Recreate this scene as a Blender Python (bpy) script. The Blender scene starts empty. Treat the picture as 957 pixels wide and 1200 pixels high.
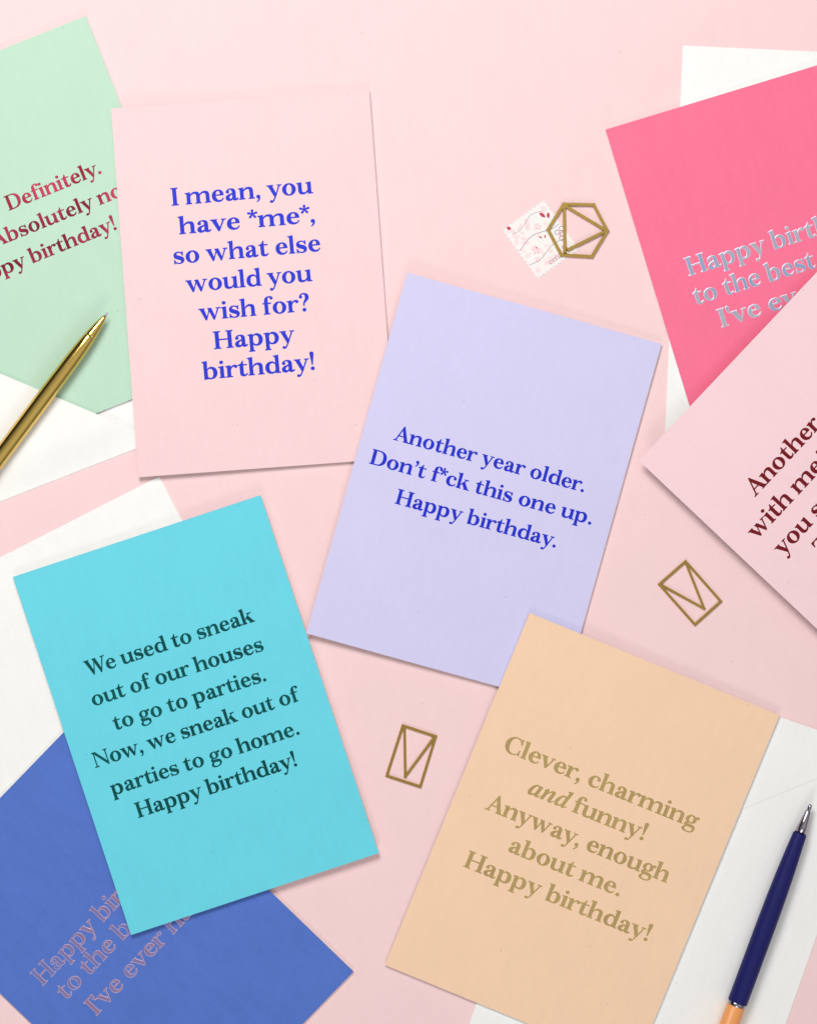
import bpy, math, random
from mathutils import Vector
from mathutils.geometry import delaunay_2d_cdt

random.seed(7)
C = bpy.context.scene.collection
SC = bpy.context.scene
MM = 0.001
W_MM = 323.0                      # the tabletop seen across the frame, in millimetres
K = W_MM / 957.0 * MM             # metres per measured photo unit

# ------------------------------------------------------------------ camera
cam_d = bpy.data.cameras.new("camera")
cam = bpy.data.objects.new("camera", cam_d); C.objects.link(cam)
CAM_H = 1.2
cam.location = (0, 0, CAM_H)
cam.rotation_euler = (0, 0, 0)
cam_d.sensor_fit = 'HORIZONTAL'; cam_d.sensor_width = 36
cam_d.lens = 36 * CAM_H / (W_MM * MM)
cam_d.clip_start = 0.05; cam_d.clip_end = 50
SC.camera = cam

# ------------------------------------------------------------------ world and lamps (an indoor photo set)
world = bpy.data.worlds.new("World"); SC.world = world; world.use_nodes = True
_n = world.node_tree.nodes; _l = world.node_tree.links; bg = _n['Background']
# a room: pale ceiling overhead, dimmer walls towards the horizon
_tc = _n.new('ShaderNodeTexCoord'); _sx = _n.new('ShaderNodeSeparateXYZ'); _cr = _n.new('ShaderNodeValToRGB')
_l.new(_tc.outputs['Generated'], _sx.inputs[0]); _l.new(_sx.outputs['Z'], _cr.inputs[0]); # and room glow added at the right, dimmed opposite, for the gold pen's stripes
_dp = _n.new('ShaderNodeVectorMath'); _dp.operation = 'DOT_PRODUCT'; _dp.inputs[1].default_value = (.72, -.54, 0)
_ma = _n.new('ShaderNodeMath'); _ma.operation = 'ADD'; _ma.inputs[1].default_value = 1.0
_vm = _n.new('ShaderNodeVectorMath'); _vm.operation = 'SCALE'
_l.new(_tc.outputs['Generated'], _dp.inputs[0]); _l.new(_dp.outputs['Value'], _ma.inputs[0]); _l.new(_ma.outputs[0], _vm.inputs['Scale'])
_l.new(_cr.outputs[0], _vm.inputs[0]); _l.new(_vm.outputs[0], bg.inputs[0])
_cr.color_ramp.elements[0].position = 0.0; _cr.color_ramp.elements[0].color = (.16, .15, .15, 1)
_cr.color_ramp.elements[1].position = 0.95; _cr.color_ramp.elements[1].color = (1, .99, .98, 1)
_e = _cr.color_ramp.elements.new(.35); _e.color = (.30, .29, .29, 1)
bg.inputs[1].default_value = 0.50

def area(name, loc, target, size, power, col, size_y=None):
    d = bpy.data.lights.new(name, 'AREA'); o = bpy.data.objects.new(name, d); C.objects.link(o)
    o.location = loc
    o.rotation_euler = (Vector(target) - Vector(loc)).to_track_quat('-Z', 'Y').to_euler()
    d.shape = 'RECTANGLE'; d.size = size; d.size_y = size_y or size; d.energy = power; d.color = col
    return o
area('window_softbox', (-0.20, 0.56, 0.86), (-0.02, 0.03, 0), 0.42, 8.1, (1.0, 0.985, 0.96))
area('front_softbox', (-0.12, -1.05, 0.62), (-0.05, 0.0, 0), 0.30, 2.6, (1.0, 0.99, 0.97))
SC.view_settings.view_transform = 'Standard'; SC.view_settings.look = 'None'
SC.view_settings.exposure = 0; SC.view_settings.gamma = 1; SC.view_settings.use_curve_mapping = False
SC.cycles.use_denoising = True

# ------------------------------------------------------------------ helpers
def P(x, y): return ((x - 478.5) * K, (600 - y) * K)
def lin(c):
    c = c / 255.0
    return c / 12.92 if c <= 0.04045 else ((c + 0.055) / 1.055) ** 2.4
def rgb(r, g, b, k=1.0): return (min(lin(r) * k, .95), min(lin(g) * k, .95), min(lin(b) * k, .95), 1)

def paper(name, col, grain=0.25, mottle=0.025, rough=0.62, fibre=900, spec=0.25):
    m = bpy.data.materials.new(name); m.use_nodes = True
    nt = m.node_tree; N = nt.nodes; L = nt.links; b = N['Principled BSDF']
    tc = N.new('ShaderNodeTexCoord')
    n1 = N.new('ShaderNodeTexNoise'); n1.inputs['Scale'].default_value = fibre; n1.inputs['Detail'].default_value = 4
    n2 = N.new('ShaderNodeTexNoise'); n2.inputs['Scale'].default_value = 38; n2.inputs['Detail'].default_value = 5
    n3 = N.new('ShaderNodeTexNoise'); n3.inputs['Scale'].default_value = fibre * .45; n3.inputs['Detail'].default_value = 6
    mp = N.new('ShaderNodeMapping'); mp.inputs['Scale'].default_value = (1, .28, 1); mp.inputs['Rotation'].default_value = (0, 0, .4)
    L.new(tc.outputs['Object'], n1.inputs['Vector']); L.new(tc.outputs['Object'], n2.inputs['Vector'])
    L.new(tc.outputs['Object'], mp.inputs['Vector']); L.new(mp.outputs[0], n3.inputs['Vector'])
    a = N.new('ShaderNodeMath'); a.operation = 'ADD'; L.new(n1.outputs['Fac'], a.inputs[0]); L.new(n2.outputs['Fac'], a.inputs[1])
    a2 = N.new('ShaderNodeMath'); a2.operation = 'ADD'; L.new(a.outputs[0], a2.inputs[0]); L.new(n3.outputs['Fac'], a2.inputs[1])
    mr = N.new('ShaderNodeMapRange'); mr.inputs['From Min'].default_value = 1.0; mr.inputs['From Max'].default_value = 2.0
    mr.inputs['To Min'].default_value = 1 - 2 * mottle; mr.inputs['To Max'].default_value = 1 + 2 * mottle
    L.new(a2.outputs[0], mr.inputs['Value'])
    vo = N.new('ShaderNodeTexVoronoi'); vo.voronoi_dimensions = '2D'; vo.inputs['Scale'].default_value = 17      # stray flecks in the stock
    L.new(tc.outputs['Object'], vo.inputs['Vector'])
    vr = N.new('ShaderNodeMapRange'); vr.inputs['From Min'].default_value = .002; vr.inputs['From Max'].default_value = .0085
    vr.inputs['To Min'].default_value = .8; vr.inputs['To Max'].default_value = 1.0
    L.new(vo.outputs['Distance'], vr.inputs['Value'])
    mu = N.new('ShaderNodeMath'); mu.operation = 'MULTIPLY'; L.new(mr.outputs[0], mu.inputs[0]); L.new(vr.outputs[0], mu.inputs[1])
    hs = N.new('ShaderNodeHueSaturation'); hs.inputs['Color'].default_value = col
    L.new(mu.outputs[0], hs.inputs['Value']); L.new(hs.outputs[0], b.inputs['Base Color'])
    bp = N.new('ShaderNodeBump'); bp.inputs['Strength'].default_value = grain; bp.inputs['Distance'].default_value = 0.00012
    L.new(a2.outputs[0], bp.inputs['Height']); L.new(bp.outputs[0], b.inputs['Normal'])
    b.inputs['Roughness'].default_value = rough; b.inputs['Specular IOR Level'].default_value = spec
    return m

def solid(name, col, rough=.5, metal=0.0, spec=.5, bump=0, bscale=1500, coat=0, colvar=None, cscale=30):
    m = bpy.data.materials.new(name); m.use_nodes = True
    nt = m.node_tree; N = nt.nodes; L = nt.links; b = N['Principled BSDF']
    b.inputs['Base Color'].default_value = col; b.inputs['Roughness'].default_value = rough
    b.inputs['Metallic'].default_value = metal; b.inputs['Specular IOR Level'].default_value = spec
    b.inputs['Coat Weight'].default_value = coat
    tc = N.new('ShaderNodeTexCoord')
    n = N.new('ShaderNodeTexNoise'); n.inputs['Scale'].default_value = bscale; n.inputs['Detail'].default_value = 3
    L.new(tc.outputs['Object'], n.inputs['Vector'])
    if bump:
        bp = N.new('ShaderNodeBump'); bp.inputs['Strength'].default_value = bump; bp.inputs['Distance'].default_value = 0.0001
        L.new(n.outputs['Fac'], bp.inputs['Height']); L.new(bp.outputs[0], b.inputs['Normal'])
    if colvar:
        n2 = N.new('ShaderNodeTexNoise'); n2.inputs['Scale'].default_value = cscale; n2.inputs['Detail'].default_value = 2
        L.new(tc.outputs['Object'], n2.inputs['Vector'])
        r = N.new('ShaderNodeValToRGB'); r.color_ramp.elements[0].position = .38; r.color_ramp.elements[1].position = .62
        r.color_ramp.elements[0].color = col; r.color_ramp.elements[1].color = colvar
        L.new(n2.outputs['Fac'], r.inputs[0]); L.new(r.outputs[0], b.inputs['Base Color'])
    return m

def mesh_obj(name, verts, faces, mats, parent=None, fmat=None, smooth=False, kind=None):
    me = bpy.data.meshes.new(name); me.from_pydata(verts, [], faces)
    for m in (mats if isinstance(mats, (list, tuple)) else [mats]): me.materials.append(m)
    if fmat:
        for p, i in zip(me.polygons, fmat): p.material_index = i
    if smooth:
        for p in me.polygons: p.use_smooth = True
    me.update()
    o = bpy.data.objects.new(name, me); C.objects.link(o)
    if parent is not None: o.parent = parent
    if kind: o['kind'] = kind
    return o

def thing(name, label, cat, loc=(0, 0, 0), rz=0.0, group=None):
    o = bpy.data.objects.new(name, None); C.objects.link(o)
    o.empty_display_size = 0.01
    o.location = loc; o.rotation_euler = (0, 0, rz); o['label'] = label; o['category'] = cat
    if group: o['group'] = group
    return o

# ------------------------------------------------------------------ a bold transitional serif, drawn here glyph by glyph
def path(s, n=7):
    t = s.replace(',', ' ').split(); i = 0; pts = []; cur = (0, 0); cmd = None
    while i < len(t):
        if t[i] in 'MLCQZ': cmd = t[i]; i += 1
        if cmd == 'Z': break
        if cmd in 'ML':
            cur = (float(t[i]), float(t[i+1])); i += 2; pts.append(cur)
        elif cmd == 'C':
            a, b, c = [(float(t[i+2*k]), float(t[i+2*k+1])) for k in range(3)]; i += 6
            for k in range(1, n+1):
                u = k/n; v = 1-u
                pts.append(tuple(v**3*cur[j]+3*v*v*u*a[j]+3*v*u*u*b[j]+u**3*c[j] for j in (0, 1)))
            cur = c
        elif cmd == 'Q':
            a, c = [(float(t[i+2*k]), float(t[i+2*k+1])) for k in range(2)]; i += 4
            for k in range(1, n+1):
                u = k/n; v = 1-u
                pts.append(tuple(v*v*cur[j]+2*v*u*a[j]+u*u*c[j] for j in (0, 1)))
            cur = c
    return pts
def ell(cx, cy, rx, ry, n=26, rot=0):
    c, s = math.cos(rot), math.sin(rot); out = []
    for k in range(n):
        a = 2*math.pi*k/n; x = rx*math.cos(a); y = ry*math.sin(a)
        out.append((cx+x*c-y*s, cy+x*s+y*c))
    return out
def rect(x0, y0, x1, y1): return [(x0, y0), (x1, y0), (x1, y1), (x0, y1)]
def LN(x0, y0, x1, y1, w):
    d = math.hypot(x1-x0, y1-y0); nx = -(y1-y0)/d*w/2; ny = (x1-x0)/d*w/2
    return [(x0-nx, y0-ny), (x1-nx, y1-ny), (x1+nx, y1+ny), (x0+nx, y0+ny)]
def foot(xl, xr, y=0, l=46, r=46, t=24, b=34):
    return path(f"M {xl-l} {y} L {xr+r} {y} L {xr+r} {y+t} Q {xr} {y+t+3} {xr} {y+t+b} L {xl} {y+t+b} Q {xl} {y+t+3} {xl-l} {y+t} Z", 4)
def head(xl, xr, y, l=46, r=46, t=24, b=34):
    return path(f"M {xl-l} {y} L {xl-l} {y-t} Q {xl} {y-t-3} {xl} {y-t-b} L {xr} {y-t-b} Q {xr} {y-t-3} {xr+r} {y-t} L {xr+r} {y} Z", 4)
def flag(xl, xr, y, l=56):
    return path(f"M {xl-l} {y-38} L {xl-l} {y-18} C {xl-10} {y-12} {xr-50} {y-2} {xr} {y+10} L {xr} {y-95} L {xl} {y-95} Q {xl} {y-42} {xl-l} {y-38} Z", 4)
XH = 455
def arch(a, b):     # from stem right edge a to the next stem [b, b+112]
    m = (b - a) / 228.0
    return path(f"M {a} 315 C {a+25*m:.1f} 400 {a+80*m:.1f} 467 {b-35*m:.1f} 467 C {b+62} 467 {b+112} 420 {b+112} 310 L {b+112} 50 L {b} 50 L {b} 300 C {b} 375 {b-25} 402 {b-70} 402 C {b-125*m:.1f} 402 {a+28} 365 {a} 285 Z")
def hook(x, w=108):
    return path(f"M {x} 130 C {x} 25 {x+45} -12 {x+105} -12 C {x+160} -12 {x+195} 40 {x+212} 105 L {x+190} 110 C {x+172} 68 {x+155} 45 {x+135} 45 C {x+115} 45 {x+w} 60 {x+w} 115 L {x+w} 150 L {x} 150 Z")
def G():
    g = {}
    def A(ch, adv, *comps): g[ch] = (adv, [c if isinstance(c, tuple) else (c, []) for c in comps])
    n_arch = arch(172, 400)
    A('n', 575, rect(60, 20, 172, 420), flag(60, 172, XH), foot(60, 172), n_arch, foot(400, 512))
    A('h', 575, rect(60, 20, 172, 660), flag(60, 172, 705), foot(60, 172), n_arch, foot(400, 512))
    A('m', 912, rect(60, 20, 172, 420), flag(60, 172, XH), foot(60, 172), n_arch, foot(400, 512), arch(512, 738), foot(738, 850))
    A('i', 252, rect(68, 20, 180, 420), flag(68, 180, XH), foot(68, 180), ell(120, 618, 60, 60))
    A('l', 255, rect(70, 20, 182, 660), flag(70, 182, 705), foot(70, 182))
    A('u', 575, path("M 62 400 L 62 150 C 62 40 115 -12 210 -12 C 290 -12 350 30 392 100 L 392 160 C 350 85 305 52 255 52 C 200 52 174 85 174 150 L 174 400 Z"),
      flag(62, 174, XH, 52), rect(392, 20, 504, 420), flag(392, 504, XH, 60), path("M 392 90 L 392 0 L 565 0 L 565 22 Q 504 24 504 62 L 504 90 Z", 4))
    A('o', 545, (ell(272, 228, 234, 241, 34), [ell(272, 228, 108, 205, 34, -.03)]))
    A('c', 465, path("M 442 108 C 405 28 342 -12 264 -12 C 130 -12 42 85 42 225 C 42 370 140 468 272 468 C 355 468 412 430 428 370 L 350 385 C 338 415 312 434 277 434 C 202 434 168 350 168 240 C 168 120 212 47 302 47 C 352 47 394 74 420 120 Z"),
      ell(378, 352, 53, 52))
    A('e', 482, (path("M 444 118 C 408 28 348 -12 266 -12 C 130 -12 42 85 42 225 C 42 370 140 468 260 468 C 385 468 450 375 448 241 L 166 241 C 168 118 216 47 304 47 C 356 47 398 76 423 128 Z"),
      [path("M 168 275 C 172 370 206 434 260 434 C 310 434 334 370 331 275 Z")]))
    A('b', 560, rect(58, -6, 170, 660), flag(58, 170, 705), path("M 58 60 L 58 -14 L 80 -14 L 125 30 L 170 60 Z"),
      (path("M 150 340 C 190 430 245 468 310 468 C 430 468 510 365 510 235 C 510 90 420 -12 295 -12 C 230 -12 165 15 120 45 Z"),
       [path("M 170 330 C 188 378 225 412 270 412 C 350 412 384 330 384 228 C 384 108 350 26 275 26 C 210 26 170 70 170 130 Z")]))
    A('p', 570, rect(62, -200, 174, 420), flag(62, 174, XH), foot(62, 174, -232),
      (path("M 155 335 C 195 430 250 468 315 468 C 435 468 518 365 518 235 C 518 90 430 -12 315 -12 C 240 -12 195 18 155 70 Z"),
       [path("M 174 330 C 192 378 230 410 275 410 C 355 410 390 330 390 228 C 390 108 350 38 285 38 C 225 38 184 80 174 140 Z")]))
    A('d', 570, rect(398, 20, 510, 660), flag(398, 510, 705), path("M 398 110 L 398 0 L 570 0 L 570 22 Q 510 24 510 62 L 510 110 Z", 4),
      (path("M 415 345 C 380 430 325 468 260 468 C 130 468 42 360 42 225 C 42 85 125 -12 250 -12 C 320 -12 385 25 415 90 Z"),
       [path("M 398 320 C 380 375 345 414 292 414 C 205 414 168 330 168 230 C 168 110 210 45 285 45 C 345 45 388 88 398 145 Z")]))
    A('a', 500, path("M 68 345 C 76 425 145 468 238 468 C 340 468 392 420 392 320 L 392 110 C 392 70 402 52 425 52 C 443 52 456 62 468 82 L 488 70 C 470 20 430 -10 375 -10 C 315 -10 285 20 280 65 L 280 320 C 280 390 258 434 208 434 C 162 434 130 410 118 375 Z"),
      ell(115, 345, 51, 50),
      path("M 290 290 C 225 258 44 240 44 105 C 44 35 98 -12 165 -12 C 225 -12 275 25 295 75 L 295 130 C 275 90 245 58 212 58 C 178 58 160 85 160 120 C 160 190 235 225 290 250 Z"))
    A('f', 345, rect(92, 20, 204, 440), foot(92, 204, 0, 46, 62),
      path("M 92 430 L 92 520 C 92 650 172 714 272 714 C 337 714 382 690 394 640 L 317 640 C 312 665 297 682 267 682 C 222 682 204 640 204 560 L 204 430 Z"),
      ell(347, 632, 48, 46), rect(28, 418, 318, 450))
    A('g', 495, (ell(230, 305, 186, 163, 30), [ell(230, 305, 84, 132, 26)]),
      (path("M 160 190 C 92 172 48 132 48 84 C 48 40 70 10 112 -8 C 60 -32 22 -70 22 -125 C 22 -197 100 -238 218 -238 C 364 -238 462 -160 462 -50 C 462 40 402 90 300 92 L 190 96 C 150 98 138 108 138 126 C 138 146 155 154 185 160 Z"),
       [path("M 170 -8 C 130 -26 106 -62 106 -110 C 106 -168 150 -204 230 -204 C 328 -204 388 -152 388 -84 C 388 -36 356 -16 300 -14 Z")]),
      path("M 335 385 C 365 440 405 462 455 462 L 460 425 C 420 428 390 415 368 365 Z"), ell(458, 420, 42, 42))
    A('k', 560, rect(60, 20, 172, 660), flag(60, 172, 705), foot(60, 172), path("M 165 190 L 165 150 L 420 440 L 372 440 Z"),
      head(375, 418, XH, 75, 70, 22, 14), path("M 232 255 L 330 345 L 520 15 L 378 15 Z"), foot(378, 520, 0, 40, 48, 22, 10))
    A('r', 418, rect(60, 20, 172, 420), flag(60, 172, XH), foot(60, 172, 0, 46, 60),
      path("M 160 290 C 190 410 245 467 322 467 C 364 467 396 455 408 420 L 330 410 C 318 425 300 422 288 416 C 225 385 172 330 172 220 Z"), ell(362, 402, 51, 51))
    A('s', 432, path("M 352 322 C 325 395 278 437 216 437 C 166 437 135 412 135 378 C 135 340 165 322 236 298 C 342 264 400 228 400 140 C 400 45 328 -12 226 -12 C 155 -12 100 12 70 55 L 66 140 C 92 60 150 20 216 20 C 270 20 302 45 302 80 C 302 122 266 142 194 166 C 98 198 44 236 44 322 C 44 410 110 467 206 467 C 266 467 322 445 350 400 Z"),
      path("M 340 318 L 366 318 L 366 467 L 348 467 L 332 400 Z"), path("M 50 145 L 76 145 L 92 70 L 72 -12 L 50 -12 Z"))
    A('t', 362, path("M 199 598 L 178 598 C 165 520 110 460 22 450 L 22 422 L 87 422 L 87 110 C 87 25 132 -12 207 -12 C 277 -12 322 20 347 85 L 325 97 C 308 65 288 50 258 50 C 218 50 199 70 199 115 L 199 422 L 332 422 L 332 454 L 199 454 Z"))
    A('v', 515, path("M 35 440 L 172 440 L 312 95 L 275 -12 L 238 -12 Z"), LN(262, 5, 432, 440, 34), head(40, 168, XH, 48, 48, 22, 10), head(412, 448, XH, 58, 58, 22, 14))
    A('y', 515, path("M 35 440 L 172 440 L 320 75 L 285 -12 L 240 -12 Z"), LN(232, -90, 436, 440, 34), head(40, 168, XH, 48, 48, 22, 10), head(416, 452, XH, 58, 58, 22, 14),
      path("M 262 -40 C 235 -130 200 -235 122 -235 L 115 -190 C 175 -190 205 -130 228 -60 Z"), ell(112, -190, 47, 45))
    A('w', 790, path("M 35 440 L 168 440 L 290 85 L 258 -12 L 224 -12 Z"), LN(246, 0, 392, 430, 32), path("M 312 455 L 442 455 L 572 90 L 540 -12 L 506 -12 Z"),
      LN(530, 5, 690, 440, 32), head(40, 164, XH, 48, 30, 22, 10), head(672, 706, XH, 58, 60, 22, 14))
    # capitals
    A('I', 318, rect(95, 20, 223, 670), foot(95, 223, 0, 66, 66), head(95, 223, 690, 66, 66))
    A('H', 772, rect(85, 20, 213, 670), foot(85, 213, 0, 66, 66), head(85, 213, 690, 66, 66), rect(213, 338, 560, 372),
      rect(559, 20, 687, 670), foot(559, 687, 0, 66, 66), head(559, 687, 690, 66, 66))
    A('A', 700, path("M 352 712 L 378 712 L 652 10 L 512 10 L 322 520 Z"), path("M 84 10 L 122 10 L 352 590 L 372 712 L 352 712 Z"), rect(165, 222, 460, 256),
      foot(86, 120, 0, 76, 84), foot(514, 650, 0, 62, 50))
    A('D', 745, (path("M 85 690 L 345 690 C 570 690 700 560 700 350 C 700 130 560 0 335 0 L 85 0 Z"),
      [path("M 213 656 L 325 656 C 490 656 562 540 562 345 C 562 150 485 34 320 34 L 213 34 Z")]), rect(84, 24, 213, 670), foot(85, 213, 0, 66, 0), head(85, 213, 690, 66, 0))
    A('W', 985, path("M 45 670 L 190 670 L 366 140 L 325 -14 L 292 -14 Z"), LN(312, 10, 496, 650, 36), path("M 402 690 L 545 690 L 722 140 L 682 -14 L 648 -14 Z"),
      LN(670, 10, 878, 670, 36), head(48, 186, 690, 55, 48, 24, 12), head(860, 898, 690, 70, 72, 24, 16))
    A('N', 790, rect(105, 20, 143, 640), foot(105, 143, 0, 76, 76), path("M 28 690 L 205 690 L 660 145 L 692 60 L 692 -12 L 660 -12 L 120 622 C 95 652 70 664 28 668 Z"),
      rect(654, -12, 692, 670), head(654, 692, 690, 76, 76))
    A('C', 710, path("M 655 190 C 622 60 532 -14 395 -14 C 190 -14 48 130 48 345 C 48 560 195 704 402 704 C 505 704 580 665 615 600 L 622 480 C 590 600 510 670 407 670 C 265 670 190 550 190 350 C 190 150 268 22 412 22 C 522 22 602 90 628 200 Z"),
      path("M 604 704 L 634 704 L 648 462 L 620 462 L 585 620 Z"), path("M 624 232 L 655 232 L 655 10 L 632 10 L 610 90 Z"))
    A('T', 680, rect(276, 20, 404, 670), foot(276, 404, 0, 72, 72), path("M 30 690 L 20 490 L 48 490 C 60 590 105 654 200 656 L 480 656 C 575 654 620 590 632 490 L 660 490 L 650 690 Z"))
    # marks
    comma = path("M 186 55 C 192 -40 150 -118 68 -155 L 56 -135 C 110 -100 135 -55 128 10 Z")
    A(',', 245, ell(122, 54, 65, 64), comma)
    up = lambda pts, dy: [(x, y+dy) for x, y in pts]
    A('\u2019', 235, up(ell(118, 54, 62, 62), 590), up([(x-3, y) for x, y in comma], 590))
    A("'", 175, path("M 42 650 C 42 695 65 712 92 712 C 120 712 142 695 142 650 C 142 590 112 520 102 450 L 82 450 C 72 520 42 590 42 650 Z"))
    A('.', 240, ell(122, 52, 64, 64))
    A('!', 285, ell(142, 52, 64, 64), path("M 76 655 C 76 700 108 714 142 714 C 176 714 208 700 208 655 C 208 560 166 400 156 205 L 128 205 C 118 400 76 560 76 655 Z"))
    A('?', 440, ell(213, 52, 64, 64), ell(106, 570, 50, 50), path("M 58 565 C 62 660 135 714 228 714 C 335 714 408 650 408 555 C 408 450 325 400 262 340 C 236 315 226 285 226 215 L 200 215 C 192 300 200 345 232 400 C 258 450 284 490 284 560 C 284 637 258 682 206 682 C 162 682 135 660 130 620 Z"))
    arms = []
    for k in range(5):
        a = math.radians(90 + 72 * k); c, s = math.cos(a), math.sin(a)
        arm = path("M 0 -12 C 60 -14 90 -34 135 -34 C 168 -34 180 -20 180 0 C 180 20 168 34 135 34 C 90 34 60 14 0 12 Z", 5)
        arms.append([(205 + x*c - y*s, 540 + x*s + y*c) for x, y in arm])
    arms.append(ell(205, 540, 22, 22, 10))
    A('*', 410, *arms)
    A('8', 480, (ell(240, 510, 160, 180), [ell(240, 515, 85, 148)]), (ell(240, 190, 190, 202), [ell(240, 190, 100, 165)]))
    A('2', 480, path("M 60 500 C 60 630 140 700 245 700 C 350 700 420 625 420 520 C 420 400 320 300 190 130 L 420 130 L 450 220 L 470 220 L 450 0 L 40 0 L 40 30 C 200 240 300 370 300 500 C 300 600 270 660 215 660 C 170 660 150 620 160 500 Z"))
    # italic trio (upper-case keys stand for the italic forms used in one word)
    sh = lambda comp: [(x + 0.27 * y - 10, y) for x, y in comp]
    def AI(ch, adv, *comps):
        g[ch] = (adv, [(sh(c[0]), [sh(h) for h in c[1]]) if isinstance(c, tuple) else (sh(c), []) for c in comps])
    bowl = (path("M 345 350 C 320 430 270 468 215 468 C 105 468 30 340 30 190 C 30 65 85 -12 165 -12 C 240 -12 310 50 345 140 Z"),
            [path("M 322 330 C 305 395 275 432 235 432 C 175 432 140 310 140 190 C 140 105 162 58 205 58 C 255 58 305 120 322 200 Z")])
    AI('\ue001', 520, bowl, rect(312, 110, 420, 455), hook(312))
    AI('\ue002', 560, rect(60, 0, 168, 400), path("M 168 400 C 168 445 145 467 115 467 C 75 467 40 430 22 370 L 42 362 C 55 395 68 408 80 408 C 92 408 95 395 80 330 L 168 330 Z"),
       path("M 160 250 C 190 370 250 467 335 467 C 410 467 442 420 442 350 L 442 110 L 334 110 L 334 330 C 334 375 322 395 298 395 C 245 395 185 290 160 180 Z"), hook(334))
    AI('\ue003', 525, bowl, rect(312, 110, 420, 640), hook(312), flag(312, 420, 705, 60))
    g[' '] = (235, [])
    for ch in 'abcdefghiklmnoprstuvwy':
        adv, cs = g[ch]; f = 1.065
        g[ch] = (adv*f, [([(x*f, y) for x, y in o_], [[(x*f, y) for x, y in h_] for h_ in hs]) for o_, hs in cs])
    return g
GL = G()
CACHE = {}
def ccw(p):
    a = sum(p[i][0]*p[(i+1) % len(p)][1]-p[(i+1) % len(p)][0]*p[i][1] for i in range(len(p)))
    q = [p[0]]
    for v in (p[1:] if a > 0 else p[:0:-1]):
        if math.hypot(v[0]-q[-1][0], v[1]-q[-1][1]) > .6: q.append(v)
    if math.hypot(q[0][0]-q[-1][0], q[0][1]-q[-1][1]) < .6: q.pop()
    return q
def union(comps):
    """comps: [(outer, [holes])] -> verts, triangles, boundary edges of the union"""
    V = []; F = []; tag = []
    for ci, (o, hs) in enumerate(comps):
        for poly, pos in [(o, True)] + [(h, False) for h in hs]:
            q = ccw(poly); b = len(V); V += [Vector(v) for v in q]; F.append(list(range(b, b+len(q)))); tag.append((ci, pos))
    if not F: return [], [], []
    vo, eo, fo, _, _, of = delaunay_2d_cdt(V, [], F, 1, 0.05, True)
    tris = []
    for f, ids in zip(fo, of):
        pos = set(); neg = set()
        for i in ids: (pos if tag[i][1] else neg).add(tag[i][0])
        if pos - neg: tris.append(tuple(f))
    cnt = {}
    for f in tris:
        for k in range(3):
            e = (f[k], f[(k+1) % 3]); cnt[e] = 1
    bd = [e for e in cnt if (e[1], e[0]) not in cnt]
    return [tuple(v) for v in vo], tris, bd
def bevel_mesh(V, T, B, out, z_top, z_low):
    """flat top at z_top with a sloped rim running outward (2-D units) down to z_low"""
    nrm = {}
    for a, b in B:
        dx, dy = V[b][0]-V[a][0], V[b][1]-V[a][1]; d = math.hypot(dx, dy) or 1
        n = (dy/d, -dx/d)
        for v in (a, b): nrm.setdefault(v, []).append(n)
    used = sorted({i for f in T for i in f}); mp = {v: k for k, v in enumerate(used)}
    vs = [(V[v][0], V[v][1], z_top) for v in used]; fs = [tuple(mp[i] for i in f) for f in T]
    low = {}
    for v, ns in nrm.items():
        sx = sum(n[0] for n in ns)/len(ns); sy = sum(n[1] for n in ns)/len(ns); l2 = max(sx*sx+sy*sy, .3)
        low[v] = len(vs); vs.append((V[v][0]+sx/l2*out, V[v][1]+sy/l2*out, z_low))
    nt = len(fs)
    for a, b in B: fs.append((mp[b], mp[a], low[a], low[b]))
    return vs, fs, nt
def grow(V, T, B, d):
    """push the outline outwards by d so that the strokes gain weight"""
    nrm = {}
    for a, b in B:
        dx, dy = V[b][0]-V[a][0], V[b][1]-V[a][1]; l = math.hypot(dx, dy) or 1
        for v in (a, b): nrm.setdefault(v, []).append((dy/l, -dx/l))
    W = list(V)
    for v, ns in nrm.items():
        sx = sum(n[0] for n in ns)/len(ns); sy = sum(n[1] for n in ns)/len(ns); l2 = max(sx*sx+sy*sy, .5)
        W[v] = (V[v][0]+sx/l2*d, V[v][1]+sy/l2*d)
    return W, T
def glyph(ch, rim=False):
    if (ch, rim) not in CACHE:
        V, T, B = union(GL[ch][1])
        CACHE[ch, rim] = bevel_mesh(*grow(V, T, B, -5), B, 19, 1.0, 0.0) if rim else bevel_mesh(*grow(V, T, B, 6), B, 7, 1.0, 0.0)
    return CACHE[ch, rim]
KERN = {'We': -75, 'Wo': -60, 'No': -15, 'w,': -45, 'y,': -50, 'y.': -50, 'r.': -40, 'r,': -40, 'ye': -18, 'yo': -18, 've': -18, 'wo': -12, 'we': -12, 'av': -10, 'ay': -12,
        'An': -5, 'Ab': 0, 'Do': -10, "I'": -10, "'v": -20, '\u2019t': -30, 'f*': -60, '*c': -60, '*m': -30, 'e*': -30, 'r?': -10, 'y!': -25, 'To': -60, '*,': -70, 'fi': 10, ' i': -150, 'ev': -8, 'wa': -8}
def kern(a, b): return KERN.get(a + b, 0)
def text_width(s): return sum(GL[c][0] for c in s) + sum(kern(a, b) for a, b in zip(s, s[1:]))
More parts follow.
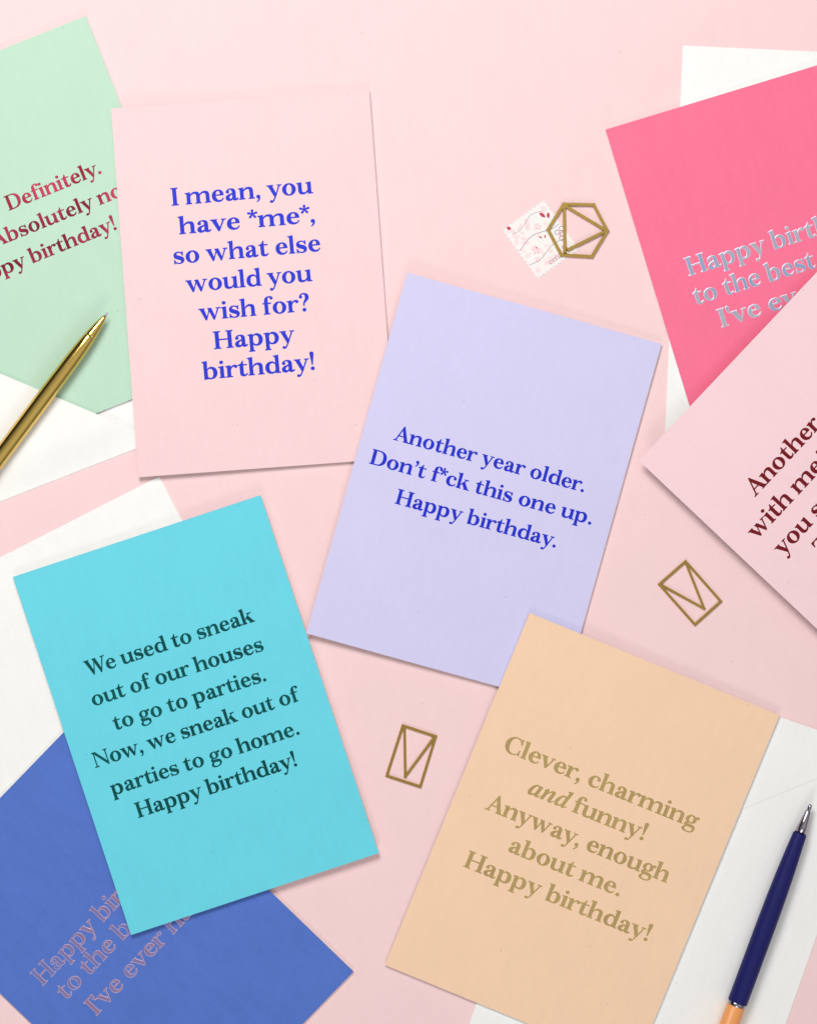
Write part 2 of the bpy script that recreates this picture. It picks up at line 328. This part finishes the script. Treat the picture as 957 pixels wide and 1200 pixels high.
def text_mesh(s, x0, y0, ux, size, sx, surf, top, low, name, mats, parent):
    """letters of cap height `size`; (x0,y0) baseline start, ux unit direction, surf(x,y)->z"""
    k = size / 690.0; V = []; F = []; fm = []; pen = 0
    vx = (-ux[1], ux[0])
    for i_, ch in enumerate(s):
        if i_: pen += kern(s[i_-1], ch)
        vs, fs, nt = glyph(ch, mats[0] is not mats[1]); b = len(V)
        for (x, y, z) in vs:
            lx = (pen + x) * k * sx; ly = y * k
            X = x0 + ux[0]*lx + vx[0]*ly; Y = y0 + ux[1]*lx + vx[1]*ly
            V.append((X, Y, surf(X, Y) + low + (top-low)*z))
        F += [tuple(i+b for i in f) for f in fs]; fm += [0]*nt + [1]*(len(fs)-nt)
        pen += GL[ch][0]
    return mesh_obj(name, V, F, mats, parent, fm)

# ------------------------------------------------------------------ materials
white_core = paper('white_card_core', rgb(247, 246, 243, .93), .2, .01)
env_paper = paper('envelope_paper', rgb(249, 249, 247, .99), .45, .014, .7, 700)
M_table = paper('pink_backdrop_paper', rgb(251, 217, 219, .97), .25, .012, .6, 500)

# ------------------------------------------------------------------ the surface
S = 0.9
mesh_obj('tabletop', [(-S, -S, -.002), (S, -S, -.002), (S, S, -.002), (-S, S, -.002), (-S, -S, 0), (S, -S, 0), (S, S, 0), (-S, S, 0)],
         [(4, 5, 6, 7), (0, 3, 2, 1), (0, 1, 5, 4), (1, 2, 6, 5), (2, 3, 7, 6), (3, 0, 4, 7)], M_table, kind='structure')

# ------------------------------------------------------------------ sheets bent over what lies below
def sheet(name, w, h, zf, th, mats, parent, nu=28, nv=28):
    """grid in local x 0..w, y 0..-h; top surface zf(u,v); material 0 on top, 1 on the rest"""
    V = []; F = []; fm = []
    for layer in (0, 1):
        for j in range(nv+1):
            for i in range(nu+1):
                u, v = i/nu, j/nv; V.append((u*w, -v*h, zf(u, v) - layer*th))
    n = (nu+1)*(nv+1); id_ = lambda i, j, l: l*n + j*(nu+1) + i
    for j in range(nv):
        for i in range(nu):
            F.append((id_(i, j, 0), id_(i, j+1, 0), id_(i+1, j+1, 0), id_(i+1, j, 0))); fm.append(0)
            F.append((id_(i, j, 1), id_(i+1, j, 1), id_(i+1, j+1, 1), id_(i, j+1, 1))); fm.append(1)
    for i in range(nu):
        F.append((id_(i, 0, 0), id_(i+1, 0, 0), id_(i+1, 0, 1), id_(i, 0, 1))); fm.append(1)
        F.append((id_(i, nv, 0), id_(i, nv, 1), id_(i+1, nv, 1), id_(i+1, nv, 0))); fm.append(1)
    for j in range(nv):
        F.append((id_(0, j, 0), id_(0, j, 1), id_(0, j+1, 1), id_(0, j+1, 0))); fm.append(1)
        F.append((id_(nu, j, 0), id_(nu, j+1, 0), id_(nu, j+1, 1), id_(nu, j, 1))); fm.append(1)
    return mesh_obj(name, V, F, mats, parent, fm)

def bil(c): return lambda u, v: ((c[0]*(1-u)+c[1]*u)*(1-v) + (c[2]*(1-u)+c[3]*u)*v) * MM

def card(label, tl, slope_deg, w, h, base, lift, mat, ink, rim, lines, cap, name='greeting_card', slope=None, group='greeting cards spread over the table', emboss=.05):
    """tl: top-left corner (photo units); slope_deg: anticlockwise turn; w,h in photo units; base: back panel heights mm TL,TR,BL,BR"""
    a = math.radians(slope_deg); X, Y = P(*tl)
    root = thing(name, label, 'greeting card', (X, Y, 0), a, group)
    wm, hm = w*K, h*K; bz = bil(base); th = .34*MM
    back = lambda u, v: bz(u, v) + th
    front = lambda u, v: bz(u, v) + 2*th + (.12 + lift*u**1.35*(0.85+.15*math.cos(3*v))) * MM
    sheet('back_panel', wm, hm, back, th, (white_core, white_core), root)
    fp = sheet('front_panel', wm, hm, front, th, (mat, white_core), root)
    ca, sa = math.cos(a), math.sin(a)
    def loc(x, y):
        px, py = P(x, y); dx, dy = px-X, py-Y
        return dx*ca + dy*sa, -dx*sa + dy*ca
    surf = lambda x, y: front(max(0, min(1, x/wm)), max(0, min(1, -y/hm)))
    ts = slope if slope is not None else math.tan(a)
    ta = math.atan(ts) - a; ux = (math.cos(ta), math.sin(ta))
    css = None
    for (txt, xl, yl, fit, xr) in lines:
        # natural width against the measured run of the prefix `fit`
        c2 = math.cos(math.atan(ts))
        size = cap*K; k = size/690.0
        if xr is not None and xl is not None:
            sx = ((xr-xl)/c2*K) / (text_width(fit or txt)*k - 40*k)
            sx = max(.85, min(1.2, sx)); css = sx
        else: sx = css or 1.0
        if xl is None:      # anchored on the right
            wd = text_width(txt)*k*sx/K; xl = xr - wd*c2; yl = yl + ts*wd*c2
        px_ = 1 - (max(base) * MM) / CAM_H          # seen from above, a raised face stands a little wider: undo that
        lx, ly = loc(478.5 + (xl-478.5)*px_, 600 + (yl-600)*px_)
        text_mesh(txt, lx - 18*k*ux[0], ly - 18*k*ux[1], ux, size, sx, surf, emboss*MM, .006*MM, 'printed_line', (ink, rim), fp)
    return root

# ------------------------------------------------------------------ envelopes
def poly_sheet(name, pts, zf, th, mat, parent, cuts=14):
    """convex outline (local metres) meshed as strips between two sides so it can bend; zf(x,y)=top"""
    # fan of quads: subdivide the polygon's triangles
    V = []; F = []; cache = {}
    def vid(x, y, l):
        key = (round(x, 7), round(y, 7), l)
        if key not in cache: cache[key] = len(V); V.append((x, y, zf(x, y) - l*th))
        return cache[key]
    edges = {}
    cx = sum(p[0] for p in pts)/len(pts); cy = sum(p[1] for p in pts)/len(pts)
    for i in range(len(pts)):
        a, b = pts[i], pts[(i+1) % len(pts)]; n = cuts
        g = lambda s, t: (cx + (a[0]-cx)*s/n + (b[0]-a[0])*t/n, cy + (a[1]-cy)*s/n + (b[1]-a[1])*t/n)
        for s in range(n):
            for t in range(s+1):
                tri = [g(s, t), g(s+1, t), g(s+1, t+1)]
                F.append(tuple(vid(*p, 0) for p in tri)); F.append(tuple(vid(*p, 1) for p in reversed(tri)))
                if t < s:
                    tri = [g(s, t), g(s+1, t+1), g(s, t+1)]
                    F.append(tuple(vid(*p, 0) for p in tri)); F.append(tuple(vid(*p, 1) for p in reversed(tri)))
        for t in range(n):
            p, q = g(n, t), g(n, t+1)
            F.append((vid(*q, 0), vid(*p, 0), vid(*p, 1), vid(*q, 1)))
    return mesh_obj(name, V, F, mat, parent)

EG = 'white envelopes under the cards'
def envelope(label, corner, deg, w, h, closed_flap=None, puff=.5, extra=None, fl=None):
    a = math.radians(deg); X, Y = P(*corner)
    root = thing('envelope', label, 'envelope', (X, Y, 0), a, EG)
    wm, hm = w*K, h*K
    def dome(x, y): 
        u = min(max(x/wm, 0), 1); v = min(max(-y/hm, 0), 1)
        return min(1, 9*min(u, 1-u, v, 1-v)*1.0)
    poly_sheet('back_sheet', [(0, 0), (0, -hm), (wm, -hm), (wm, 0)], lambda x, y: .16*MM, .14*MM, env_paper, root, 8)
    return root, wm, hm, dome, (lambda x, y: ((P(x, y)[0]-X)*math.cos(a) + (P(x, y)[1]-Y)*math.sin(a), -(P(x, y)[0]-X)*math.sin(a) + (P(x, y)[1]-Y)*math.cos(a)))

# left envelope holding the mint card: back sheet + pocket sheet laid over the card's foot
r, wm, hm, dome, LC = envelope('white envelope at the left edge with the mint card tucked into its pocket', (66-420, 186+170), 21.3, 480, 345)
def pocket_z(x, y):
    d = (y + hm)/K; t = min(max(d/45.0, 0), 1)
    e = min(max((wm - x)/K/60.0, 0), 1)
    return (.34 + 1.75*t*t*(3-2*t)*(e*e*(3-2*e))) * MM
br = (wm, -hm); pk = [(0, -hm), br, LC(148, 504.5), LC(90, 475.5), LC(0, 438), (0, -hm + (LC(0, 438)[1]+hm))]
PK = [(0, -hm+.2*MM), (LC(190, 514)[0], -hm+.2*MM), LC(178, 512.2), LC(90, 475.3), LC(0, 437.5), LC(-80, 404)]
poly_sheet('pocket', PK, pocket_z, .14*MM, env_paper, r, 26)

# envelope under the teal card
r, wm, hm, dome, LC = envelope('white envelope lying between the teal card and the pale pink card above it', (187-428, 558+218), 27.0, 480, 345)
poly_sheet('front_sheet', [(0, 0), (0, -hm), (wm, -hm), (wm, 0)], lambda x, y: (.34+.32*dome(x, y))*MM, .14*MM, env_paper, r, 14)

# envelope under the hot pink card
r, wm, hm, dome, LC = envelope('white envelope upright beneath the hot pink card at the top right', (800, 53), -2.65, 340, 480)
poly_sheet('front_sheet', [(0, 0), (0, -hm), (wm, -hm), (wm, 0)], lambda x, y: (.34+.22*dome(x, y))*MM, .14*MM, env_paper, r, 14)
poly_sheet('flap', [(0.2*MM, -hm+.2*MM), (wm-.2*MM, -hm+.2*MM), (wm*.55, -hm+.052), (wm*.45, -hm+.052)], lambda x, y: (.55+.25*dome(x, y))*MM, .14*MM, env_paper, r, 10)

# envelope under the peach card and the navy pen
r, wm, hm, dome, LC = envelope('white envelope under the peach card with the navy pen lying on it', (701.6, 766), -19.3, 350, 485)
poly_sheet('front_sheet', [(0, 0), (0, -hm), (wm, -hm), (wm, 0)], lambda x, y: (.34+.12*dome(x, y))*MM, .14*MM, env_paper, r, 14)
ap = LC(820, 958)
poly_sheet('flap', [(0.2*MM, -.2*MM), (ap[0]-.006, ap[1]+.001), (ap[0]+.006, ap[1]+.001), (wm-.2*MM, -.2*MM)], lambda x, y: (.55+.12*dome(x, y))*MM, .15*MM, env_paper, r, 12)

# ------------------------------------------------------------------ cards
WW, HH = 306, 439
mint = paper('mint_card', rgb(190.2, 222.8, 201.2, 1), .22, .014)
pink = paper('pale_pink_card', rgb(246.4, 212.1, 215.1, 1), .22, .014)
lilac = paper('lilac_card', rgb(213.1, 209.3, 244.6, 1), .22, .014)
teal = paper('teal_card', rgb(107, 215.5, 233, 1), .4, .018)
peach = paper('peach_card', rgb(252.5, 212.6, 180, 1), .22, .016)
hot = paper('hot_pink_card', rgb(251.6, 117.5, 151.9, 1), .6, .022, fibre=650)
blue = paper('cobalt_card', rgb(83.1, 117.3, 201.7, 1), .8, .035, fibre=600)
pink2 = paper('blush_card', rgb(251.6, 215.2, 221.6, 1), .22, .014)

def foil(name, c, rough, metal=1.0, var=None): return solid(name, c, rough, metal, .5, .12, 900, 0, var, 60)
ink_blue = solid('royal_blue_ink', rgb(36, 54, 208), .5, 0, .2)
ink_blue2 = solid('royal_blue_foil', rgb(26, 44, 205), .4, .15, .3)
f_teal = solid('dark_teal_foil', rgb(0, 74, 76), .45, .15, .15, .12, 900, 0, rgb(0, 88, 88), 90)
f_gold = foil('gold_foil', rgb(200, 170, 112), .4, .7, rgb(206, 178, 116))
f_burg = foil('burgundy_foil', rgb(112, 18, 38), .3, .8, rgb(160, 48, 76))  # lighter noise tone stands in for the foil's varying reflection
f_burg2 = solid('dark_red_foil', rgb(118, 8, 24), .5, .1, .2)
f_silver = foil('holographic_foil', rgb(172, 190, 228), .28, .9, rgb(205, 206, 222))
f_silver_rim = foil('holographic_foil_rim', rgb(212, 212, 226), .4, .5)
f_rose = foil('silver_foil_on_cobalt', rgb(140, 150, 228), .3, .9, rgb(178, 150, 195))
f_rose_rim = foil('silver_foil_on_cobalt_rim', rgb(222, 185, 200), .34, .5)

card('mint green card with dark red foil lettering tucked in an envelope, gold pen across it', (101.5-285, 20+112), 21.7, WW, HH-2,
     (.35, .35, .35, .35), .35, mint, f_burg, f_burg,
     [('Definitely.', 11, 246.8, None, 120), ('Absolutely not.', -6, 290.2, 'Absolutely ', 116.5), ('Happy birthday!', None, 267.6, None, 139.5)], 17.3, slope=.405)

card('cobalt blue card with silver foil lettering half hidden under the teal card', (-114, 1053.6), 46.0, WW, HH,
     (.3, .75, .05, .05), .35, blue, f_rose, f_rose_rim,
     [('Happy birthday', 50.3, 1155.4, 'Happy ', 119.5), ('to the best', 77.5, 1172.5, 'to the ', 142.5), ("I've ever had", 112.8, 1190.7, "I've ever ", 202)], 21, slope=1.06, emboss=.05)

card('hot pink card with holographic silver lettering at the upper right', (709, 152), 16.9, WW, HH,
     (.35, .85, .85, .85), .35, hot, f_silver, f_silver_rim,
     [('Happy birthday', 807, 323.4, 'Happy birt', 955.5), ('to the best', 815, 357.3, None, 955.7), ("I've ever had", 844.7, 383.9, "I've", 892.8)], 21.5, slope=.314, emboss=.05)

card('pale pink card with blue printed lettering at the top centre left', (131, 128), 4.2, 302.5, 432.5,
     (2.1, .1, 2.1, .1), .9, pink, ink_blue, ink_blue,
     [('I mean, you', 201.2, 240.9, None, 366), ('have *me*,', 210.5, 274.3, None, 369.5), ('so what else', 203.6, 309.3, None, 375.5),
      ('would you', 219.4, 342.2, None, 365.2), ('wish for?', 234.6, 375.4, None, 362.8), ('Happy', 251.2, 408.9, None, 344.8), ('birthday!', 238.6, 444.6, None, 370)], 20.2, slope=.091)

card('blush pink card with dark red lettering turned diagonally at the right edge', (746.8, 540), 46.6, WW-2, HH,
     (5.6, 3.6, 5.6, 3.0), .8, pink2, f_burg2, f_burg2,
     [('Another year', 884.5, 582.1, 'Another', 962.2), ('with me in', 886.2, 632.4, 'with', 929.4), ('you see', 917.2, 651.6, 'you', 952), ('T', 964.5, 651, None, None)], 19.8, slope=1.074)

card('lilac card with blue lettering in the middle of the table', (477, 320), -15.6, 309, 438,
     (2.7, .1, 2.7, .1), .75, lilac, ink_blue2, ink_blue2,
     [('Another year older.', 461, 515.1, None, 683.5), ('Don\u2019t f*ck this one up.', 432.5, 542.9, None, 692.3), ('Happy birthday.', 462.4, 589.7, None, 650.6)], 17.4, slope=-.277)

card('teal card with dark green foil lettering at the lower left', (16, 676), 18.3, 305, 441,
     (1.9, 1.0, 2.7, 1.9), 1.0, teal, f_teal, f_teal,
     [('We used to sneak', 103.5, 792.4, None, 297.8), ('out of our houses', 109.5, 828, None, 309.5), ('to go to parties.', 135.3, 856, None, 312.6),
      ('Now, we sneak out of', 112, 900, None, 350.5), ('parties to go home.', 132.6, 932.4, None, 351.4), ('Happy birthday!', 162.4, 958.6, None, 349.3)], 17.7, slope=.330)

card('peach card with gold foil lettering at the bottom centre right', (620, 718), -22.3, 316, 446,
     (2.5, .95, .55, .75), .3, peach, f_gold, f_gold,
     [('Clever, charming', 588.4, 879.4, None, 813.5), ('\ue001\ue002\ue003 funny!', 616.5, 929.4, None, 754), ('Anyway, enough', 568.2, 948.2, None, 780),
      ('about me.', 594.2, 997.6, None, 725), ('Happy birthday!', 542.5, 1015.6, None, 758.7)], 20.0, slope=-.409)

# ------------------------------------------------------------------ metal clips: flat cut wire outlines
gold = solid('brushed_gold', rgb(190, 158, 80), .27, .95, .5, .25, 2500)
def bars_obj(name, segs, width, z0, z1, mat, label, cat, group=None, caps=True):
    comps = []
    for (x0, y0, x1, y1) in segs:
        d = math.hypot(x1-x0, y1-y0); ex, ey = (x1-x0)/d*width*.45, (y1-y0)/d*width*.45
        comps.append((LN(x0-ex, y0-ey, x1+ex, y1+ey, width), []))
    sc = 100.0
    cx = sum(s[0] for s in segs)/len(segs); cy = sum(s[1] for s in segs)/len(segs)
    comps = [([((x-cx)*sc, -(y-cy)*sc) for x, y in c[0]], []) for c in comps]
    V, T, B = union(comps)
    vs, fs, nt = bevel_mesh(*grow(V, T, B, -22), B, 55, 1.0, 0.35)
    # straight walls down from the rim, and an underside
    n0 = len(vs); edge = fs[nt:]
    pairs = [(f[3], f[2]) for f in edge]
    m = {}
    for a, b in pairs:
        for v in (a, b):
            if v not in m: m[v] = len(vs); vs.append((vs[v][0], vs[v][1], 0.0))
    for a, b in pairs: fs.append((a, b, m[b], m[a]))
    X, Y = P(cx, cy); k = K/sc
    me = [(x*k, y*k, (z1-z0)*z*MM) for x, y, z in vs]
    o = mesh_obj(name, me, fs, mat); o.location = (X, Y, z0*MM)
    o['label'] = label; o['category'] = cat
    if group: o['group'] = group
    return o
def q(pts, ox, oy, s): return [(x/s+ox, y/s+oy) for x, y in pts]
CG = 'gold metal paper clips'
h = q([(512, 122), (735, 127), (838, 322), (722, 514), (494, 501), (395, 313)], 580, 220, 6.38)
t = q([(514, 130), (832, 320), (521, 478), (545, 462)], 580, 220, 6.38)
segs = [h[i]+h[(i+1) % 6] for i in range(6)] + [t[0]+t[1], t[0]+t[2], t[1]+t[3]]
bars_obj('paper_clip', segs, 3.1, .45, 1.2, gold, 'gold hexagonal paper clip lying across the postage stamp', 'paper clip', CG)
c = q([(412, 172), (806, 620), (516, 880), (118, 430)], 760, 640, 9.57); v = q([(415, 185), (618, 700), (130, 432)], 760, 640, 9.57)
bars_obj('paper_clip', [c[i]+c[(i+1) % 4] for i in range(4)] + [v[0]+v[1], v[2]+v[1]], 2.6, .02, .75, gold,
         'gold envelope-shaped paper clip on the pink table right of the lilac card', 'paper clip', CG)
c = q([(340, 112), (748, 246), (556, 872), (140, 736)], 440, 840, 10.63); v = q([(358, 130), (370, 745), (733, 255)], 440, 840, 10.63)
bars_obj('paper_clip', [c[i]+c[(i+1) % 4] for i in range(4)] + [v[0]+v[1], v[2]+v[1]], 2.7, .02, .75, gold,
         'gold envelope-shaped paper clip between the teal card and the peach card', 'paper clip', CG)

# ------------------------------------------------------------------ postage stamp
stamp_w = paper('stamp_paper', rgb(250, 246, 244, .95), .2, .02)
stamp_f = solid('stamp_flower_print', rgb(245, 196, 204), .6)
stamp_p = paper('stamp_pink_print', rgb(250, 222, 224), .1, .03)
stamp_r = solid('stamp_red_print', rgb(190, 60, 85), .6)
stamp_l = solid('stamp_grey_print', rgb(165, 140, 160), .6); stamp_t = solid('stamp_rose_print', rgb(205, 160, 172), .6)
sc4 = q([(365, 88), (52, 312), (310, 688), (620, 470)], 580, 220, 6.38)    # top, left, bottom, right
O = sc4[1]; U = ((sc4[0][0]-O[0]), (sc4[0][1]-O[1])); Vv = ((sc4[2][0]-O[0]), (sc4[2][1]-O[1]))
su = math.hypot(*U)*K; sv = math.hypot(*Vv)*K
st = thing('postage_stamp', 'small pink and white postage stamp with perforated edges under the hexagonal clip', 'postage stamp', (*P(*O), 0), math.atan2(-U[1], U[0]))
def perf(w, h, n, m, r):
    pts = []
    def side(a, b, k):
        L = math.hypot(b[0]-a[0], b[1]-a[1]); dx, dy = (b[0]-a[0])/L, (b[1]-a[1])/L; step = L/k
        for i in range(k):
            c0 = (i+.5)*step; pts.append((a[0]+dx*i*step, a[1]+dy*i*step))
            for j in range(7):
                t = math.pi*j/6; pts.append((a[0]+dx*(c0-r*math.cos(t)) - dy*r*math.sin(t)*1.0, a[1]+dy*(c0-r*math.cos(t)) + dx*r*math.sin(t)*1.0))
    side((0, 0), (w, 0), n); side((w, 0), (w, h), m); side((w, h), (0, h), n); side((0, h), (0, 0), m)
    return pts
def flat(name, comps, z0, z1, mat, parent, sc=1e6):
    V, T, B = union([([(x*sc, y*sc) for x, y in o_], [[(x*sc, y*sc) for x, y in h_] for h_ in hs]) for o_, hs in comps])
    vs, fs, nt = bevel_mesh(V, T, B, 0, 1, 0)
    return mesh_obj(name, [(x/sc, y/sc, (z0+(z1-z0)*z)*MM) for x, y, z in vs], fs, mat, parent)
pp = [(x, y - sv) for x, y in perf(su, sv, 11, 13, .45*MM)]
flat('stamp_sheet', [(pp, [])], .03, .17, stamp_w, st)
def blob(cx, cy, rx, ry, rot=0): return ([(x, y) for x, y in ell(cx*su, -cy*sv, rx*su, ry*su, 18, rot)], [])
def leaf(cx, cy, L, w, rot):
    c_, s_ = math.cos(rot), math.sin(rot)
    p_ = path(f"M {-L} 0 C {-L*.3} {w} {L*.5} {w} {L} 0 C {L*.5} {-w} {-L*.3} {-w} {-L} 0 Z", 6)[:-1]
    return ([(cx*su + (x*c_-y*s_)*su, -cy*sv + (x*s_+y*c_)*su) for x, y in p_], [])
def wave(pts, w):
    L_ = [(x*su, -y*sv) for x, y in pts]; out = []; back = []
    for i, p_ in enumerate(L_):
        a_ = L_[max(i-1, 0)]; b_ = L_[min(i+1, len(L_)-1)]; d = math.hypot(b_[0]-a_[0], b_[1]-a_[1]); nx, ny = -(b_[1]-a_[1])/d*w/2, (b_[0]-a_[0])/d*w/2
        out.append((p_[0]+nx, p_[1]+ny)); back.append((p_[0]-nx, p_[1]-ny))
    return (out + back[::-1], [])
rs = random.Random(4); fine = []
for k in range(46):
    fx, fy = rs.uniform(.07, .93), rs.uniform(.05, .95)
    fine.append(blob(fx, fy, rs.uniform(.018, .07), rs.uniform(.015, .05), rs.uniform(0, 3)))
flat('pink_print', fine, .175, .18, stamp_p, st)
rose = []
for cx_, cy_, rr in ((.3, .6, .05), (.22, .74, .035), (.6, .3, .04), (.42, .22, .03)):
    for k in range(5):
        a_ = k*1.2566 + cx_*9; rose.append(blob(cx_+rr*math.cos(a_), cy_+rr*math.sin(a_), rr*.62, rr*.42, -a_))
flat('flower_print', rose, .183, .186, stamp_f, st)
flat('red_print', [leaf(.12, .045, .05, .045, -1.0), leaf(.8, .19, .075, .045, 1.9), leaf(.89, .25, .06, .04, 1.0), leaf(.34, .57, .02, .018, .5), leaf(.52, .47, .035, .02, 2.0), leaf(.6, .5, .035, .02, 1.0)], .19, .2, stamp_r, st)
wv = lambda y0, amp, ph, x0=.03, x1=.97: [(x0+(x1-x0)*i/22, y0 + amp*math.sin(ph + i/22*6.0)) for i in range(23)]
flat('line_print', [wave(wv(.13, .05, .5, .12, .85), .16*MM), wave(wv(.42, .05, 2.4), .24*MM), wave(wv(.72, .04, .3, .04, .9), .2*MM)]
     + [([(x, y) for x, y in ell(cx*su, -cy*sv, .05*su, .05*su, 14)], [[(x, y) for x, y in ell(cx*su, -cy*sv, .036*su, .036*su, 14)]]) for cx, cy in ((.84, .56), (.9, .63), (.95, .55), (.84, .68))], .19, .2, stamp_l, st)
text_mesh('cent', .36*su, -.93*sv, (1, 0), 2.3*MM, .9, lambda x, y: .17*MM, .02*MM, .01*MM, 'value_print', (stamp_t, stamp_t), st)
text_mesh('82', .74*su, -.86*sv, (1, 0), 1.7*MM, .8, lambda x, y: .17*MM, .03*MM, .02*MM, 'value_print', (stamp_r, stamp_r), st)

# ------------------------------------------------------------------ pens: turned bodies lying on the paper
def lathe(name, prof, mat, parent, n=48):
    """profile [(distance along x, radius)] in metres, axis +x"""
    V = []; F = []
    for (x, r_) in prof:
        for k in range(n):
            a = 2*math.pi*k/n; V.append((x, r_*math.cos(a), r_*math.sin(a)))
    for i in range(len(prof)-1):
        for k in range(n): F.append((i*n+k, i*n+(k+1) % n, (i+1)*n+(k+1) % n, (i+1)*n+k))
    F.append(tuple(reversed(range(n)))) ; F.append(tuple((len(prof)-1)*n+k for k in range(n)))
    o = mesh_obj(name, V, [tuple(reversed(f)) for f in F], mat, parent, smooth=True)
    for e in o.data.polygons[-2:]: e.use_smooth = False
    return o
def pr(l): return [(d*K, r_*K) for d, r_ in l]
pen_gold = solid('polished_gold', rgb(226, 192, 104), .15, 1.0, .5, .02, 500)
pen_steel = solid('polished_steel', rgb(165, 160, 172), .16, 1.0)
pen_navy = solid('navy_lacquer', rgb(20, 22, 98), .55, 0, .3, .03, 900, 0)
pen_orange = solid('apricot_lacquer', rgb(252, 168, 98), .4, 0, .5)
a = math.atan2(.801, .599)
gp = thing('ballpoint_pen', 'shiny gold ballpoint pen lying across the mint card and its envelope', 'pen', (*P(127.5, 367.5), 0), 0)
gp.rotation_euler = (0, 0, math.atan2(-.801, -.599))
gp.location.z = (2.15)*MM + 9.8*K
gp.rotation_euler = (0, math.radians(.45), math.atan2(-.801, -.599))
lathe('point', pr([(0, .5), (1.2, 1.0), (4, 1.3), (5, 1.9)]), pen_steel, gp, 24)
lathe('nose_cone', pr([(5, 2.0), (7, 2.6), (12, 3.8), (20, 5.2), (32, 6.8), (34, 7.05)]), pen_steel if False else pen_gold, gp)
lathe('barrel', pr([(34.3, 7.0), (35, 7.2), (50, 8.4), (70, 9.2), (95, 9.6), (130, 9.8), (300, 9.8), (305, 9.4)]), pen_gold, gp)
lathe('ring', pr([(305, 9.6), (306, 10.2), (310, 10.2), (311, 9.6)]), pen_steel, gp)
lathe('cap', pr([(311, 9.5), (380, 9.4), (400, 8.6), (412, 6.5), (418, 3)]), pen_gold, gp)
np_ = thing('ballpoint_pen', 'navy ballpoint pen with an apricot barrel lying on the envelope at the lower right', 'pen', (*P(948, 941.5), .62*MM + 11.4*K), 0)
np_.rotation_euler = (0, 0, math.atan2(-.938, -.347))
lathe('point', pr([(0, .9), (.8, 1.9), (2.5, 2.5), (5, 2.6), (7, 2.3), (9, 2.5)]), pen_steel, np_, 24)
lathe('nose_cone', pr([(8, 2.9), (9, 3.4), (22, 5.2), (37, 7.2)]), pen_steel, np_)
lathe('grip', pr([(36.2, 6.5), (36.6, 7.9), (37.5, 8.1), (60, 9.3), (90, 10.6), (120, 11.3), (150, 11.6), (246, 11.7), (247, 11.4)]), pen_navy, np_)
lathe('ring', pr([(247, 10.6), (247.3, 10.9), (251, 10.9), (251.3, 10.5)]), pen_steel, np_)
lathe('barrel', pr([(251.3, 10.5), (252, 11.0), (390, 10.6), (400, 9.5), (404, 6)]), pen_orange, np_)
